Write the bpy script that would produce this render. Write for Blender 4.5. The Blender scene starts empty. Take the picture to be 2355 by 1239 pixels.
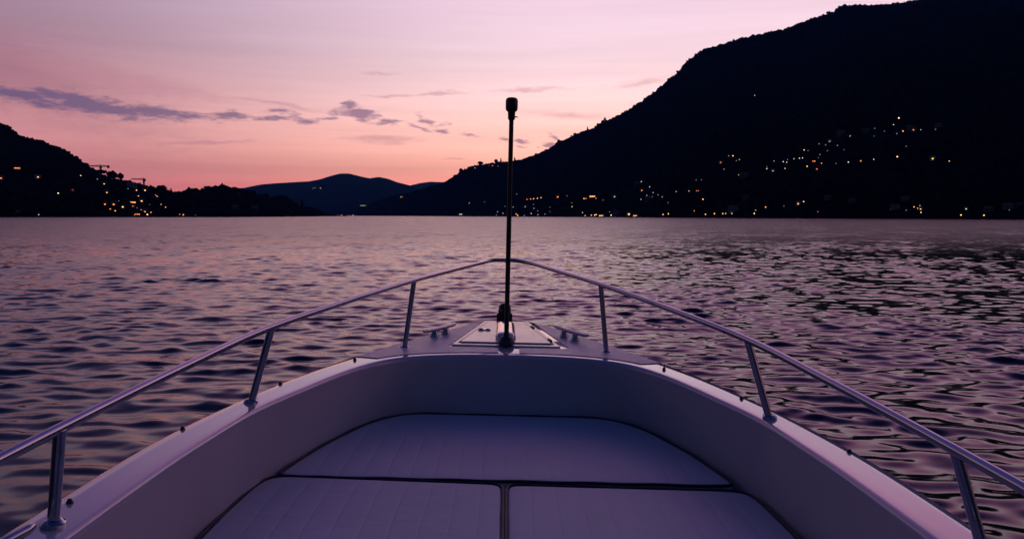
import bpy, math, random
import numpy as np
from mathutils import Vector, Matrix
from mathutils.bvhtree import BVHTree

random.seed(7)
RNG = np.random.default_rng(7)
SC = bpy.context.scene
COL = SC.collection
R = math.radians

# ------------------------------------------------------------------ camera
F, CX, CY, YH = 1778.0, 1177.5, 619.5, 496.0
EYE = 1.68                                   # eye height above the lake
PITCH, ROLL = math.atan((CY - YH) / F), R(0.1)


def ray(px, py):
    u, v = (px - CX) / F, -(py - CY) / F
    c, s = math.cos(ROLL), math.sin(ROLL)
    u, v = u * c - v * s, u * s + v * c
    c, s = math.cos(PITCH), math.sin(PITCH)
    return Vector((u, c + v * s, v * c - s))


CAMPOS = Vector((0, 0, EYE))
cam_data = bpy.data.cameras.new('camera')
cam = bpy.data.objects.new('camera', cam_data)
COL.objects.link(cam)
fw = ray(CX, CY)
rt = (ray(CX + F, CY) - fw).normalized()
up = (ray(CX, CY - F) - fw).normalized()
cam.matrix_world = Matrix(((rt.x, up.x, -fw.x, 0), (rt.y, up.y, -fw.y, 0), (rt.z, up.z, -fw.z, EYE), (0, 0, 0, 1)))
cam_data.sensor_width = 36.0
cam_data.lens = F / 2355 * 36
cam_data.clip_start = 0.05
cam_data.clip_end = 60000
SC.camera = cam


# ------------------------------------------------------------------ helpers
def lin(*c):
    return tuple(((x / 255) / 12.92 if x / 255 <= 0.04045 else ((x / 255 + 0.055) / 1.055) ** 2.4) for x in c)


def obj(name, verts, faces, mat=None, parent=None, smooth=True, auto=None):
    me = bpy.data.meshes.new(name)
    me.from_pydata(verts if isinstance(verts, list) else [tuple(v) for v in verts], [], faces)
    me.update()
    o = bpy.data.objects.new(name, me)
    COL.objects.link(o)
    if mat is not None:
        for m in (mat if isinstance(mat, (list, tuple)) else [mat]):
            me.materials.append(m)
    if smooth:
        me.polygons.foreach_set('use_smooth', [True] * len(me.polygons))
        if auto:
            me.set_sharp_from_angle(angle=R(auto))
    if parent is not None:
        o.parent = parent
    return o


def big_obj(name, V, Q, mat, smooth=True, tri=False):
    """mesh from numpy arrays"""
    me = bpy.data.meshes.new(name)
    k = 3 if tri else 4
    me.vertices.add(len(V)); me.vertices.foreach_set('co', np.asarray(V, np.float32).ravel())
    me.loops.add(len(Q) * k); me.loops.foreach_set('vertex_index', np.asarray(Q, np.int32).ravel())
    me.polygons.add(len(Q)); me.polygons.foreach_set('loop_start', np.arange(len(Q), dtype=np.int32) * k)
    me.update(calc_edges=True)
    me.polygons.foreach_set('use_smooth', np.full(len(Q), smooth))
    me.materials.append(mat)
    o = bpy.data.objects.new(name, me)
    COL.objects.link(o)
    return o


def empty(name, loc=(0, 0, 0)):
    o = bpy.data.objects.new(name, None)
    COL.objects.link(o)
    o.location = loc
    o.empty_display_size = 0.3
    return o


def tag(o, label=None, cat=None, group=None, kind=None):
    if label: o['label'] = label
    if cat: o['category'] = cat
    if group: o['group'] = group
    if kind: o['kind'] = kind
    return o


class MB:
    """collects simple shapes into one mesh"""
    def __init__(s): s.v, s.f = [], []

    def add(s, v, f):
        n = len(s.v); s.v += [tuple(p) for p in v]; s.f += [tuple(i + n for i in q) for q in f]; return s

    def box(s, c, d, rz=0):
        x, y, z = d[0] / 2, d[1] / 2, d[2] / 2
        ca, sa = math.cos(rz), math.sin(rz)
        P = [(i * x, j * y, k * z) for i in (-1, 1) for j in (-1, 1) for k in (-1, 1)]
        P = [(c[0] + a * ca - b * sa, c[1] + a * sa + b * ca, c[2] + e) for a, b, e in P]
        return s.add(P, [(0, 1, 3, 2), (4, 6, 7, 5), (0, 4, 5, 1), (2, 3, 7, 6), (0, 2, 6, 4), (1, 5, 7, 3)])

    def tube(s, pts, r, n=12, closed=False, caps=True):
        pts = [Vector(p) for p in pts]
        N = len(pts)
        rr = r if hasattr(r, '__len__') else [r] * N
        tang = []
        for i in range(N):
            a = pts[(i - 1) % N] if (closed or i > 0) else pts[i]
            b = pts[(i + 1) % N] if (closed or i < N - 1) else pts[i]
            tang.append((b - a).normalized())
        ref = Vector((0, 0, 1)) if abs(tang[0].z) < 0.9 else Vector((0, 1, 0))
        nrm = (ref - tang[0] * ref.dot(tang[0])).normalized()
        V = []
        for i in range(N):
            nrm = (nrm - tang[i] * nrm.dot(tang[i])).normalized()
            b = tang[i].cross(nrm)
            for k in range(n):
                a = 2 * math.pi * k / n
                V.append(pts[i] + (nrm * math.cos(a) + b * math.sin(a)) * rr[i])
        Q = []
        for i in range(N if closed else N - 1):
            j = (i + 1) % N
            for k in range(n):
                Q.append((i * n + k, i * n + (k + 1) % n, j * n + (k + 1) % n, j * n + k))
        if caps and not closed:
            Q.append(tuple(range(n - 1, -1, -1))); Q.append(tuple((N - 1) * n + k for k in range(n)))
        return s.add(V, Q)

    def lathe(s, prof, c=(0, 0, 0), n=24, sx=1, sy=1):
        V = []
        for r, z in prof:
            for k in range(n):
                a = 2 * math.pi * k / n
                V.append((c[0] + r * sx * math.cos(a), c[1] + r * sy * math.sin(a), c[2] + z))
        Q = []
        for i in range(len(prof) - 1):
            for k in range(n):
                Q.append((i * n + k, i * n + (k + 1) % n, (i + 1) * n + (k + 1) % n, (i + 1) * n + k))
        Q.append(tuple(range(n - 1, -1, -1))); Q.append(tuple((len(prof) - 1) * n + k for k in range(n)))
        return s.add(V, Q)

    def prism(s, outline, z0, z1, bev=0.0):
        """plate from an outline (counter-clockwise), bevelled upper edge"""
        n = len(outline)
        cx = sum(p[0] for p in outline) / n; cy = sum(p[1] for p in outline) / n
        V = [(x, y, z0) for x, y in outline] + [(x, y, z1 - bev) for x, y in outline]
        ins = []
        for i in range(n):
            a, b, c = outline[i - 1], outline[i], outline[(i + 1) % n]
            e1 = Vector((b[0] - a[0], b[1] - a[1])).normalized(); e2 = Vector((c[0] - b[0], c[1] - b[1])).normalized()
            m = Vector((-(e1.y + e2.y), e1.x + e2.x))
            m = m.normalized() * (bev / max(0.35, m.normalized().dot(Vector((-e1.y, e1.x))))) if m.length > 1e-6 else Vector((0, 0))
            ins.append((b[0] + m.x, b[1] + m.y, z1))
        V += ins
        Q = []
        for k in (0, 1):
            for i in range(n):
                j = (i + 1) % n
                Q.append((k * n + i, k * n + j, (k + 1) * n + j, (k + 1) * n + i))
        Q.append(tuple(2 * n + i for i in range(n))); Q.append(tuple(range(n - 1, -1, -1)))
        return s.add(V, Q)

    def build(s, name, mat, parent=None, smooth=True, auto=40):
        return obj(name, s.v, s.f, mat, parent, smooth, auto)


def crom(pts, sub=8, closed=False):
    """Catmull-Rom (centripetal feel is not needed here) through points"""
    P = np.array(pts, float)
    N = len(P)
    out = []
    for i in range(N if closed else N - 1):
        p1, p2 = P[i], P[(i + 1) % N]
        p0 = P[(i - 1) % N] if (closed or i > 0) else 2 * p1 - p2
        p3 = P[(i + 2) % N] if (closed or i < N - 2) else 2 * p2 - p1
        for k in range(sub):
            t = k / sub
            out.append(0.5 * ((2 * p1) + (-p0 + p2) * t + (2 * p0 - 5 * p1 + 4 * p2 - p3) * t * t + (-p0 + 3 * p1 - 3 * p2 + p3) * t ** 3))
    if not closed:
        out.append(P[-1])
    return np.array(out)


def vnoise(x, y, seed=0):
    """value noise, numpy arrays in, -1..1"""
    xi, yi = np.floor(x).astype(np.int64), np.floor(y).astype(np.int64)
    fx, fy = x - xi, y - yi
    fx, fy = fx * fx * (3 - 2 * fx), fy * fy * (3 - 2 * fy)

    def h(a, b):
        n = (a * 374761393 + b * 668265263 + seed * 1442695041) & 0xFFFFFFFF
        n = ((n ^ (n >> 13)) * 1274126177) & 0xFFFFFFFF
        return ((n ^ (n >> 16)) & 0xFFFF) / 32767.5 - 1
    return (h(xi, yi) * (1 - fx) + h(xi + 1, yi) * fx) * (1 - fy) + (h(xi, yi + 1) * (1 - fx) + h(xi + 1, yi + 1) * fx) * fy


def fbm(x, y, oct=4, seed=0):
    s, a = 0, 1
    for k in range(oct):
        s = s + a * vnoise(x * 2 ** k, y * 2 ** k, seed + k); a *= 0.5
    return s


# ------------------------------------------------------------------ materials
class NT:
    def __init__(s, tree): s.t = tree; s.n = tree.nodes; s.l = tree.links

    def node(s, typ, **kw):
        n = s.n.new(typ)
        for k, v in kw.items():
            setattr(n, k, v)
        return n

    def put(s, sock, v):
        if v is None: return
        if isinstance(v, bpy.types.NodeSocket): s.l.new(v, sock)
        else:
            if sock.type == 'RGBA' and len(v) == 3: v = (*v, 1)
            sock.default_value = v

    def math(s, op, a, b=None, c=None, clamp=False):
        n = s.node('ShaderNodeMath', operation=op, use_clamp=clamp)
        for i, v in enumerate((a, b, c)): s.put(n.inputs[i], v)
        return n.outputs[0]

    def vmath(s, op, a, b=None, scale=None):
        n = s.node('ShaderNodeVectorMath', operation=op)
        s.put(n.inputs[0], a)
        if b is not None: s.put(n.inputs[1], b)
        if scale is not None: s.put(n.inputs['Scale'], scale)
        return n.outputs['Value'] if op in ('LENGTH', 'DOT_PRODUCT') else n.outputs[0]

    def noise(s, vec, scale, detail=3, rough=0.5, dist=0.0, color=False):
        n = s.node('ShaderNodeTexNoise')
        s.put(n.inputs['Vector'], vec)
        n.inputs['Scale'].default_value = scale; n.inputs['Detail'].default_value = detail
        n.inputs['Roughness'].default_value = rough; n.inputs['Distortion'].default_value = dist
        return n.outputs['Color' if color else 'Fac']

    def mapr(s, v, a, b, c=0.0, d=1.0, smooth=False):
        n = s.node('ShaderNodeMapRange', interpolation_type='SMOOTHSTEP' if smooth else 'LINEAR')
        s.put(n.inputs['Value'], v)
        for k, x in (('From Min', a), ('From Max', b), ('To Min', c), ('To Max', d)): s.put(n.inputs[k], x)
        return n.outputs[0]

    def mix(s, fac, a, b):
        n = s.node('ShaderNodeMix', data_type='RGBA')
        s.put(n.inputs[0], fac); s.put(n.inputs[6], a); s.put(n.inputs[7], b)
        return n.outputs[2]

    def ramp(s, fac, stops, interp='LINEAR'):
        n = s.node('ShaderNodeValToRGB')
        e = n.color_ramp.elements
        n.color_ramp.interpolation = interp
        while len(e) < len(stops): e.new(0.5)
        for k, (p, c) in enumerate(stops):
            e[k].position = p; e[k].color = (*c, 1)
        s.put(n.inputs[0], fac)
        return n.outputs[0]


def new_mat(name):
    m = bpy.data.materials.new(name)
    m.use_nodes = True
    nt = NT(m.node_tree)
    b = nt.n['Principled BSDF']
    return m, nt, b


def surface(name, col, rough=0.5, metal=0.0, var=0.08, scale=3.0, bump=0.0, bscale=40.0, rvar=0.1, coat=0.0):
    m, nt, b = new_mat(name)
    tc = nt.node('ShaderNodeTexCoord').outputs['Object']
    n = nt.noise(tc, scale, 5, 0.6)
    lo = tuple(c * (1 - var) for c in col); hi = tuple(min(1, c * (1 + var)) for c in col)
    nt.put(b.inputs['Base Color'], nt.mix(nt.mapr(n, 0.3, 0.7), lo, hi))
    nt.put(b.inputs['Roughness'], nt.mapr(nt.noise(tc, scale * 2.7, 4, 0.6), 0.3, 0.7, max(0.02, rough - rvar / 2), rough + rvar / 2))
    b.inputs['Metallic'].default_value = metal
    b.inputs['Coat Weight'].default_value = coat
    b.inputs['Coat Roughness'].default_value = 0.03
    if bump:
        bn = nt.node('ShaderNodeBump')
        bn.inputs['Strength'].default_value = bump; bn.inputs['Distance'].default_value = 0.002
        nt.put(bn.inputs['Height'], nt.noise(tc, bscale, 3, 0.6))
        nt.put(b.inputs['Normal'], bn.outputs[0])
    return m


def glow(name, col, strength):
    m, nt, b = new_mat(name)
    b.inputs['Base Color'].default_value = (*col, 1)
    b.inputs['Roughness'].default_value = 0.4
    b.inputs['Emission Color'].default_value = (*col, 1)
    b.inputs['Emission Strength'].default_value = strength
    m.cycles.emission_sampling = 'NONE'
    return m


M = {}
M['gelcoat'] = surface('white_gelcoat', (0.60, 0.58, 0.61), 0.07, var=0.04, scale=2.0, bump=0.02, bscale=7, rvar=0.05, coat=0.9)
M['satin'] = surface('satin_gelcoat', (0.60, 0.56, 0.60), 0.24, var=0.05, scale=3.0, bump=0.04, bscale=12, rvar=0.1, coat=0.3)
M['liner'] = surface('cream_liner_gelcoat', (0.56, 0.51, 0.50), 0.42, var=0.05, scale=2.5, bump=0.06, bscale=14, rvar=0.15)
M['nonskid'] = surface('textured_deck', (0.68, 0.62, 0.68), 0.38, var=0.07, scale=6, bump=0.9, bscale=260)
M['steel'] = surface('polished_steel', (0.40, 0.41, 0.44), 0.11, metal=1.0, var=0.06, scale=14, rvar=0.08)
M['black'] = surface('black_plastic', (0.010, 0.010, 0.013), 0.38, var=0.2, scale=20)
M['rubber'] = surface('dark_rubber', (0.014, 0.014, 0.020), 0.6, var=0.2, scale=30)
M['grey_plastic'] = surface('dark_grey_plastic', (0.028, 0.034, 0.042), 0.45, var=0.15, scale=30)
M['navy'] = surface('navy_piping', (0.006, 0.008, 0.020), 0.55, var=0.2, scale=30)
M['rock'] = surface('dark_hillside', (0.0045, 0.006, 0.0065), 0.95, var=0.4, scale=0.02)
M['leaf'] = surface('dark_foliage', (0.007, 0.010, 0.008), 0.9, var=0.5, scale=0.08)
for k_ in ('rock', 'leaf'): M[k_].node_tree.nodes['Principled BSDF'].inputs['Specular IOR Level'].default_value = 0.0
M['bark'] = surface('dark_bark', (0.03, 0.024, 0.02), 0.9, var=0.3, scale=1.0)
M['plaster'] = surface('pale_plaster', (0.11, 0.105, 0.10), 0.9, var=0.15, scale=0.3)
M['plaster_pale'] = surface('paler_plaster', (0.26, 0.24, 0.23), 0.9, var=0.15, scale=0.3)
M['tiles'] = surface('roof_tiles', (0.10, 0.055, 0.04), 0.9, var=0.3, scale=0.5)
M['darkglass'] = surface('dark_window_glass', (0.01, 0.012, 0.015), 0.2, var=0.1, scale=1)
M['paint'] = surface('crane_paint', (0.05, 0.04, 0.035), 0.6, var=0.2, scale=0.3)
M['post'] = surface('lamp_post_iron', (0.03, 0.03, 0.03), 0.6, var=0.2, scale=2)
M['amber'] = glow('amber_light', (1.0, 0.42, 0.12), 2.3)
M['amber_dim'] = glow('dim_amber_light', (1.0, 0.36, 0.10), 1.0)
M['amber_pale'] = glow('pale_amber_light', (1.0, 0.60, 0.28), 2.6)
M['white_dim'] = glow('dim_white_light', (0.8, 0.78, 0.62), 0.6)
M['white_warm'] = glow('warm_white_light', (1.0, 0.78, 0.48), 1.3)
M['orange'] = glow('orange_light', (1.0, 0.27, 0.05), 1.9)
M['white'] = glow('white_light', (0.85, 0.84, 0.66), 1.2)
M['faint'] = glow('faint_light', (0.45, 0.52, 0.55), 0.55)
M['red'] = glow('red_light', (1.0, 0.10, 0.08), 1.6)


def cushion_mat():
    m, nt, b = new_mat('white_quilted_vinyl')
    tc = nt.node('ShaderNodeTexCoord').outputs['Object']
    n = nt.noise(tc, 3.0, 5, 0.6)
    nt.put(b.inputs['Base Color'], nt.mix(nt.mapr(n, 0.3, 0.7), (0.55, 0.57, 0.61), (0.61, 0.63, 0.67)))
    b.inputs['Roughness'].default_value = 0.5
    sep = nt.node('ShaderNodeSeparateXYZ'); nt.put(sep.inputs[0], tc)
    warp = nt.math('MULTIPLY', nt.math('SUBTRACT', nt.noise(tc, 2.2, 2), 0.5), 0.02)
    w = nt.math('ABSOLUTE', nt.math('SINE', nt.math('MULTIPLY', nt.math('ADD', sep.outputs[0], warp), math.pi / 0.085)))
    groove = nt.math('POWER', w, 0.30)
    # creases run across the channels
    mp = nt.node('ShaderNodeMapping'); nt.put(mp.inputs[0], tc); mp.inputs['Scale'].default_value = (5, 14, 1)
    crease = nt.noise(mp.outputs[0], 1.0, 4, 0.6, 0.6)
    hgt = nt.math('ADD', nt.math('MULTIPLY', groove, 0.0035), nt.math('MULTIPLY', crease, 0.005))
    hgt = nt.math('ADD', hgt, nt.math('MULTIPLY', nt.noise(tc, 350, 2), 0.0004))
    bn = nt.node('ShaderNodeBump'); bn.inputs['Strength'].default_value = 0.55; bn.inputs['Distance'].default_value = 1.0
    nt.put(bn.inputs['Height'], hgt)
    nt.put(b.inputs['Normal'], bn.outputs[0])
    return m


M['cushion'] = cushion_mat()


def water_mat():
    m, nt, b = new_mat('lake_water')
    b.inputs['Base Color'].default_value = (0.004, 0.009, 0.014, 1)
    b.inputs['IOR'].default_value = 1.333
    geo = nt.node('ShaderNodeNewGeometry')
    pos = geo.outputs['Position']
    rip = nt.node('ShaderNodeAttribute', attribute_name='ripple').outputs['Fac']
    # wind ripples too small for the mesh: slopes taken straight from noise
    mp = nt.node('ShaderNodeMapping'); nt.put(mp.inputs[0], pos); mp.inputs['Scale'].default_value = (1.0, 1.9, 1)
    mp.inputs['Rotation'].default_value = (0, 0, R(9))
    fine = nt.vmath('SUBTRACT', nt.noise(mp.outputs[0], 2.3, 4, 0.62, 0.3, True), (0.5, 0.5, 0.5))
    mp2 = nt.node('ShaderNodeMapping'); nt.put(mp2.inputs[0], pos); mp2.inputs['Scale'].default_value = (0.22, 0.34, 1)
    mp2.inputs['Rotation'].default_value = (0, 0, R(12))
    mid = nt.vmath('SUBTRACT', nt.noise(mp2.outputs[0], 1.0, 5, 0.7, 0.4, True), (0.5, 0.5, 0.5))
    # gust patches
    gust = nt.mapr(nt.noise(pos, 0.06, 3, 0.6), 0.35, 0.65, 0.45, 1.25)
    kf = nt.math('MULTIPLY', nt.math('MULTIPLY', rip, 3.5), gust)
    km = nt.math('MULTIPLY', nt.math('MULTIPLY', nt.math('SUBTRACT', rip, 0.05), 9.0), gust)
    sl = nt.vmath('ADD', nt.vmath('SCALE', fine, scale=kf), nt.vmath('SCALE', mid, scale=km))
    sl = nt.vmath('MULTIPLY', sl, (1, 1, 0))
    nrm = nt.vmath('NORMALIZE', nt.vmath('ADD', geo.outputs['Normal'], sl))
    nt.put(b.inputs['Normal'], nrm)
    nt.put(b.inputs['Roughness'], nt.mapr(rip, 0.05, 0.15, 0.09, 0.27))
    return m


M['water'] = water_mat()

# ------------------------------------------------------------------ sky
world = bpy.data.worlds.new('World')
SC.world = world
world.use_nodes = True


def build_sky():
    nt = NT(world.node_tree)
    bg = nt.n['Background']
    d = nt.node('ShaderNodeTexCoord').outputs['Generated']
    sep = nt.node('ShaderNodeSeparateXYZ'); nt.put(sep.inputs[0], d)
    x, y, z = sep.outputs
    DEG = 180 / math.pi
    E = nt.math('MULTIPLY', nt.math('ARCSINE', nt.math('MAXIMUM', z, 0.0)), DEG)
    A = nt.math('MULTIPLY', nt.math('ARCTAN2', x, y), DEG)
    fac = nt.math('POWER', nt.math('DIVIDE', E, 90.0), 0.5)

    def st(*rows):
        return [(math.sqrt(e / 90.0), lin(*c)) for e, c in rows]
    glowc = nt.ramp(fac, st((0, (252, 128, 110)), (2, (254, 148, 126)), (4, (255, 180, 156)), (6.5, (255, 198, 184)), (9, (255, 213, 212)), (12, (250, 216, 226)),
                            (16, (238, 204, 224)), (22, (242, 170, 208)), (30, (178, 122, 182)), (40, (74, 66, 130)), (54, (24, 37, 88)), (90, (12, 26, 70))))
    left = nt.ramp(fac, st((0, (176, 84, 92)), (2, (186, 100, 106)), (4, (190, 120, 122)), (6.5, (190, 130, 134)), (9, (172, 120, 132)), (12, (164, 128, 146)),
                           (16, (160, 138, 166)), (22, (108, 86, 132)), (30, (72, 70, 120)), (40, (46, 56, 110)), (54, (22, 35, 84)), (90, (12, 26, 70))))
    back = nt.ramp(fac, st((0, (30, 30, 46)), (8, (34, 37, 60)), (20, (29, 38, 68)), (45, (18, 32, 72)), (90, (12, 26, 70))))
    cAE = nt.node('ShaderNodeCombineXYZ'); nt.put(cAE.inputs[0], A); nt.put(cAE.inputs[1], E); AE_ = cAE.outputs[0]
    dA = nt.math('ABSOLUTE', nt.math('SUBTRACT', nt.math('WRAP', nt.math('SUBTRACT', A, 16.0), 180.0, -180.0), 0.0))
    col = nt.mix(nt.mapr(dA, 10, 53, 0, 1, True), glowc, left)
    col = nt.mix(nt.mapr(dA, 55, 115, 0, 1, True), col, back)

    sn = nt.noise(nt.vmath('ADD', nt.vmath('MULTIPLY', AE_, (0.035, 0.75, 1)), (3.0, 1.0, 0)), 1.0, 5, 0.6, 0.3)
    streak = nt.math('ADD', 1.0, nt.math('MULTIPLY', nt.mapr(sn, 0.32, 0.68, -0.10, 0.07), nt.mapr(E, 3.0, 22.0, 1, 0)))
    col = nt.vmath('SCALE', col, scale=nt.math('MULTIPLY', nt.mapr(E, 0.5, 11.0, 1.85, 1.0), streak))
    # clouds, in degrees of azimuth and elevation
    AE = nt.node('ShaderNodeCombineXYZ'); nt.put(AE.inputs[0], A); nt.put(AE.inputs[1], E)
    AE = AE.outputs[0]
    st1 = nt.vmath('MULTIPLY', AE, (0.35, 1.0, 1.0))
    w1 = nt.vmath('SUBTRACT', nt.noise(st1, 0.9, 5, 0.6, 0.0, True), (0.5, 0.5, 0.5))
    warp = nt.vmath('ADD', AE, nt.vmath('MULTIPLY', w1, (2.4, 1.1, 0)))

    def field(blobs):
        acc = None
        for px, py, hx, hy, slope, amp in blobs:
            r = ray(px, py).normalized()
            a0, e0 = math.atan2(r.x, r.y) * DEG, math.asin(r.z) * DEG
            k = 1778 / DEG
            mp = nt.node('ShaderNodeMapping', vector_type='TEXTURE')
            nt.put(mp.inputs[0], warp)
            mp.inputs['Location'].default_value = (a0, e0, 0)
            mp.inputs['Rotation'].default_value = (0, 0, slope)
            mp.inputs['Scale'].default_value = (hx / k, hy / k, 1)
            v = nt.math('MULTIPLY', nt.math('SUBTRACT', 1.0, nt.vmath('LENGTH', nt.vmath('MULTIPLY', mp.outputs[0], (1, 1, 0)))), amp)
            acc = v if acc is None else nt.math('MAXIMUM', acc, v)
        return acc
    dark = field([(40, 219, 130, 19, -0.10, 1.0), (230, 243, 195, 21, -0.13, 1.1), (370, 257, 125, 14, -0.10, 1.0), (440, 265, 50, 10, 0, .9), (532, 267, 58, 13, 0, 1),
                  (625, 274, 55, 7, 0, .8), (655, 259, 48, 9, 0, .7), (705, 277, 40, 9, 0, .75), (752, 274, 40, 6, 0, .7), (825, 264, 62, 19, -0.15, 1.15), (806, 246, 24, 18, -.5, .9),
                  (896, 284, 42, 9, 0, .8), (980, 277, 24, 11, -.5, .7), (1012, 287, 26, 7, 0, .6), (966, 297, 34, 7, -.35, .75), (1014, 303, 24, 7, 0, .7), (1088, 311, 32, 6, -.25, .7),
                  (1158, 319, 14, 8, 0, .6), (1199, 325, 28, 7, 0, .7), (1195, 337, 16, 4, 0, .6), (1260, 331, 30, 7, -.2, .75), (1280, 321, 22, 6, -.4, .6), (1238, 336, 10, 6, 0, .6),
                  (96, 236, 60, 16, -.1, .8)])
    thin = field([(880, 323, 120, 12, .03, .9), (485, 329, 130, 6, .05, 1), (1050, 363, 34, 4, 0, .8), (900, 219, 90, 5, .05, .9), (1010, 216, 90, 5, .05, .9), (1210, 207, 140, 7, .04, .8),
                  (1310, 266, 170, 14, -.06, .6), (870, 169, 60, 7, 0, .7), (300, 190, 260, 26, -.12, 1.1), (640, 240, 160, 8, -.1, .8), (1480, 190, 130, 12, .1, .6)])
    veil = field([(60, 190, 420, 110, -.28, 1.0)])
    tex = nt.math('SUBTRACT', nt.noise(nt.vmath('MULTIPLY', AE, (0.42, 1.5, 1)), 1.9, 7, 0.66), 0.5)
    md = nt.mapr(nt.math('ADD', dark, nt.math('MULTIPLY', tex, 2.1)), 0.0, 0.75, 0, 0.85, True)
    mt = nt.mapr(nt.math('ADD', thin, nt.math('MULTIPLY', tex, 0.9)), 0.0, 0.85, 0, 0.5, True)
    mv = nt.mapr(nt.math('ADD', veil, nt.math('MULTIPLY', tex, 0.9)), 0.0, 0.9, 0, 0.75, True)
    col = nt.mix(mv, col, nt.mix(0.5, col, lin(150, 98, 116)))
    col = nt.mix(mt, col, lin(196, 138, 150))
    ccol = nt.mix(nt.mapr(A, -32, 6, 0, 1), lin(104, 86, 124), lin(176, 130, 150))
    col = nt.mix(md, col, ccol)
    # the twilight sky itself
    sky = nt.node('ShaderNodeTexSky', sky_type='NISHITA')
    sky.sun_disc = False
    sky.sun_elevation = R(1.5); sky.sun_rotation = R(40)
    sky.air_density = 1.2; sky.dust_density = 1.0; sky.ozone_density = 3.0
    tot = nt.vmath('ADD', nt.vmath('SCALE', sky.outputs[0], scale=0.003), col)
    nt.put(bg.inputs[0], tot)
    bg.inputs[1].default_value = 1.22


build_sky()

# the sun is behind the mountain
sun_d = bpy.data.lights.new('sun', 'SUN')
sun_d.energy = 0.4; sun_d.angle = R(0.5); sun_d.color = (1, 0.62, 0.42)
sun = bpy.data.objects.new('sun', sun_d); COL.objects.link(sun)
az, el = R(40), R(1.5)
sd = Vector((math.sin(az) * math.cos(el), math.cos(az) * math.cos(el), math.sin(el)))
sun.rotation_euler = sd.to_track_quat('Z', 'Y').to_euler()
sun.location = (0, 0, 40)

SC.view_settings.view_transform = 'Standard'
SC.view_settings.look = 'None'
SC.view_settings.exposure = 0
SC.view_settings.gamma = 1


# ------------------------------------------------------------------ lake
def build_lake():
    W = []
    wr = np.random.default_rng(11)
    n = 180
    for i in range(n):
        lam = math.exp(wr.uniform(math.log(0.13), math.log(2.4)))
        th = R(wr.normal(-6, 27)) - math.pi / 2
        wgt = math.exp(-((math.log(lam) - math.log(0.36)) / 0.9) ** 2)
        slope = 0.0212 * (0.22 + wgt)
        W.append((lam, math.cos(th), math.sin(th), slope * lam / (2 * math.pi), wr.uniform(0, 6.283)))
    ys, d = [], 1.2
    while d < 260:
        ys.append(d); d += max(0.027, 0.0032 * d)
    ys = np.array(ys)
    nc = 720
    tt = np.tan(np.radians(np.linspace(-48, 48, nc)))
    Y = np.repeat(ys[:, None], nc, 1)
    X = Y * tt[None, :]
    X = np.where(Y < 6, 6 * tt[None, :], X)      # wide enough close in
    step = np.maximum(np.maximum(0.027, 0.0032 * Y), np.maximum(Y, 6) * 0.0027)
    Z = np.zeros_like(X)
    group = 0.86 + 0.36 * fbm(X / 3.2, Y / 5.0, 3, 5)
    got = np.zeros_like(X)
    for lam, cx, cy, a, ph in W:
        k = 2 * math.pi / lam
        keep = np.clip((lam / step - 1.7) / 1.5, 0, 1)
        got += 0.5 * (a * k * keep) ** 2
        Z += a * keep * np.sin(k * (cx * X + cy * Y) + ph)
    Z *= group
    got = np.sqrt(got)
    TARGET = 0.15
    miss = np.sqrt(np.clip(TARGET ** 2 - got ** 2, 0.05 ** 2, None))
    s = 0.03
    Z = Z + 0.16 * (Z * Z) / s - 0.003            # peaked crests, flat troughs
    Z *= np.clip((260 - Y) / 60, 0, 1)
    V = np.stack([X, Y, Z], -1).reshape(-1, 3)
    nr = len(ys)
    a = np.arange(nr - 1)[:, None] * nc + np.arange(nc - 1)[None, :]
    Q = np.stack([a, a + 1, a + 1 + nc, a + nc], -1).reshape(-1, 4)
    # the rest of the lake, a flat sheet just under the troughs
    g = 12800.0
    base = len(V)
    V2 = [(-g, -2800, -0.16), (g, -2800, -0.16), (g, 13200, -0.16), (-g, 13200, -0.16)]
    V = np.vstack([V, V2]); Q = np.vstack([Q, [[base, base + 1, base + 2, base + 3]]])
    o = big_obj('lake_water', V, Q, M['water'])
    at = o.data.attributes.new('ripple', 'FLOAT', 'POINT')
    at.data.foreach_set('value', np.concatenate([miss.ravel(), np.full(4, TARGET)]).astype(np.float32))
    tag(o, kind='structure')
    return o


build_lake()


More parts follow.
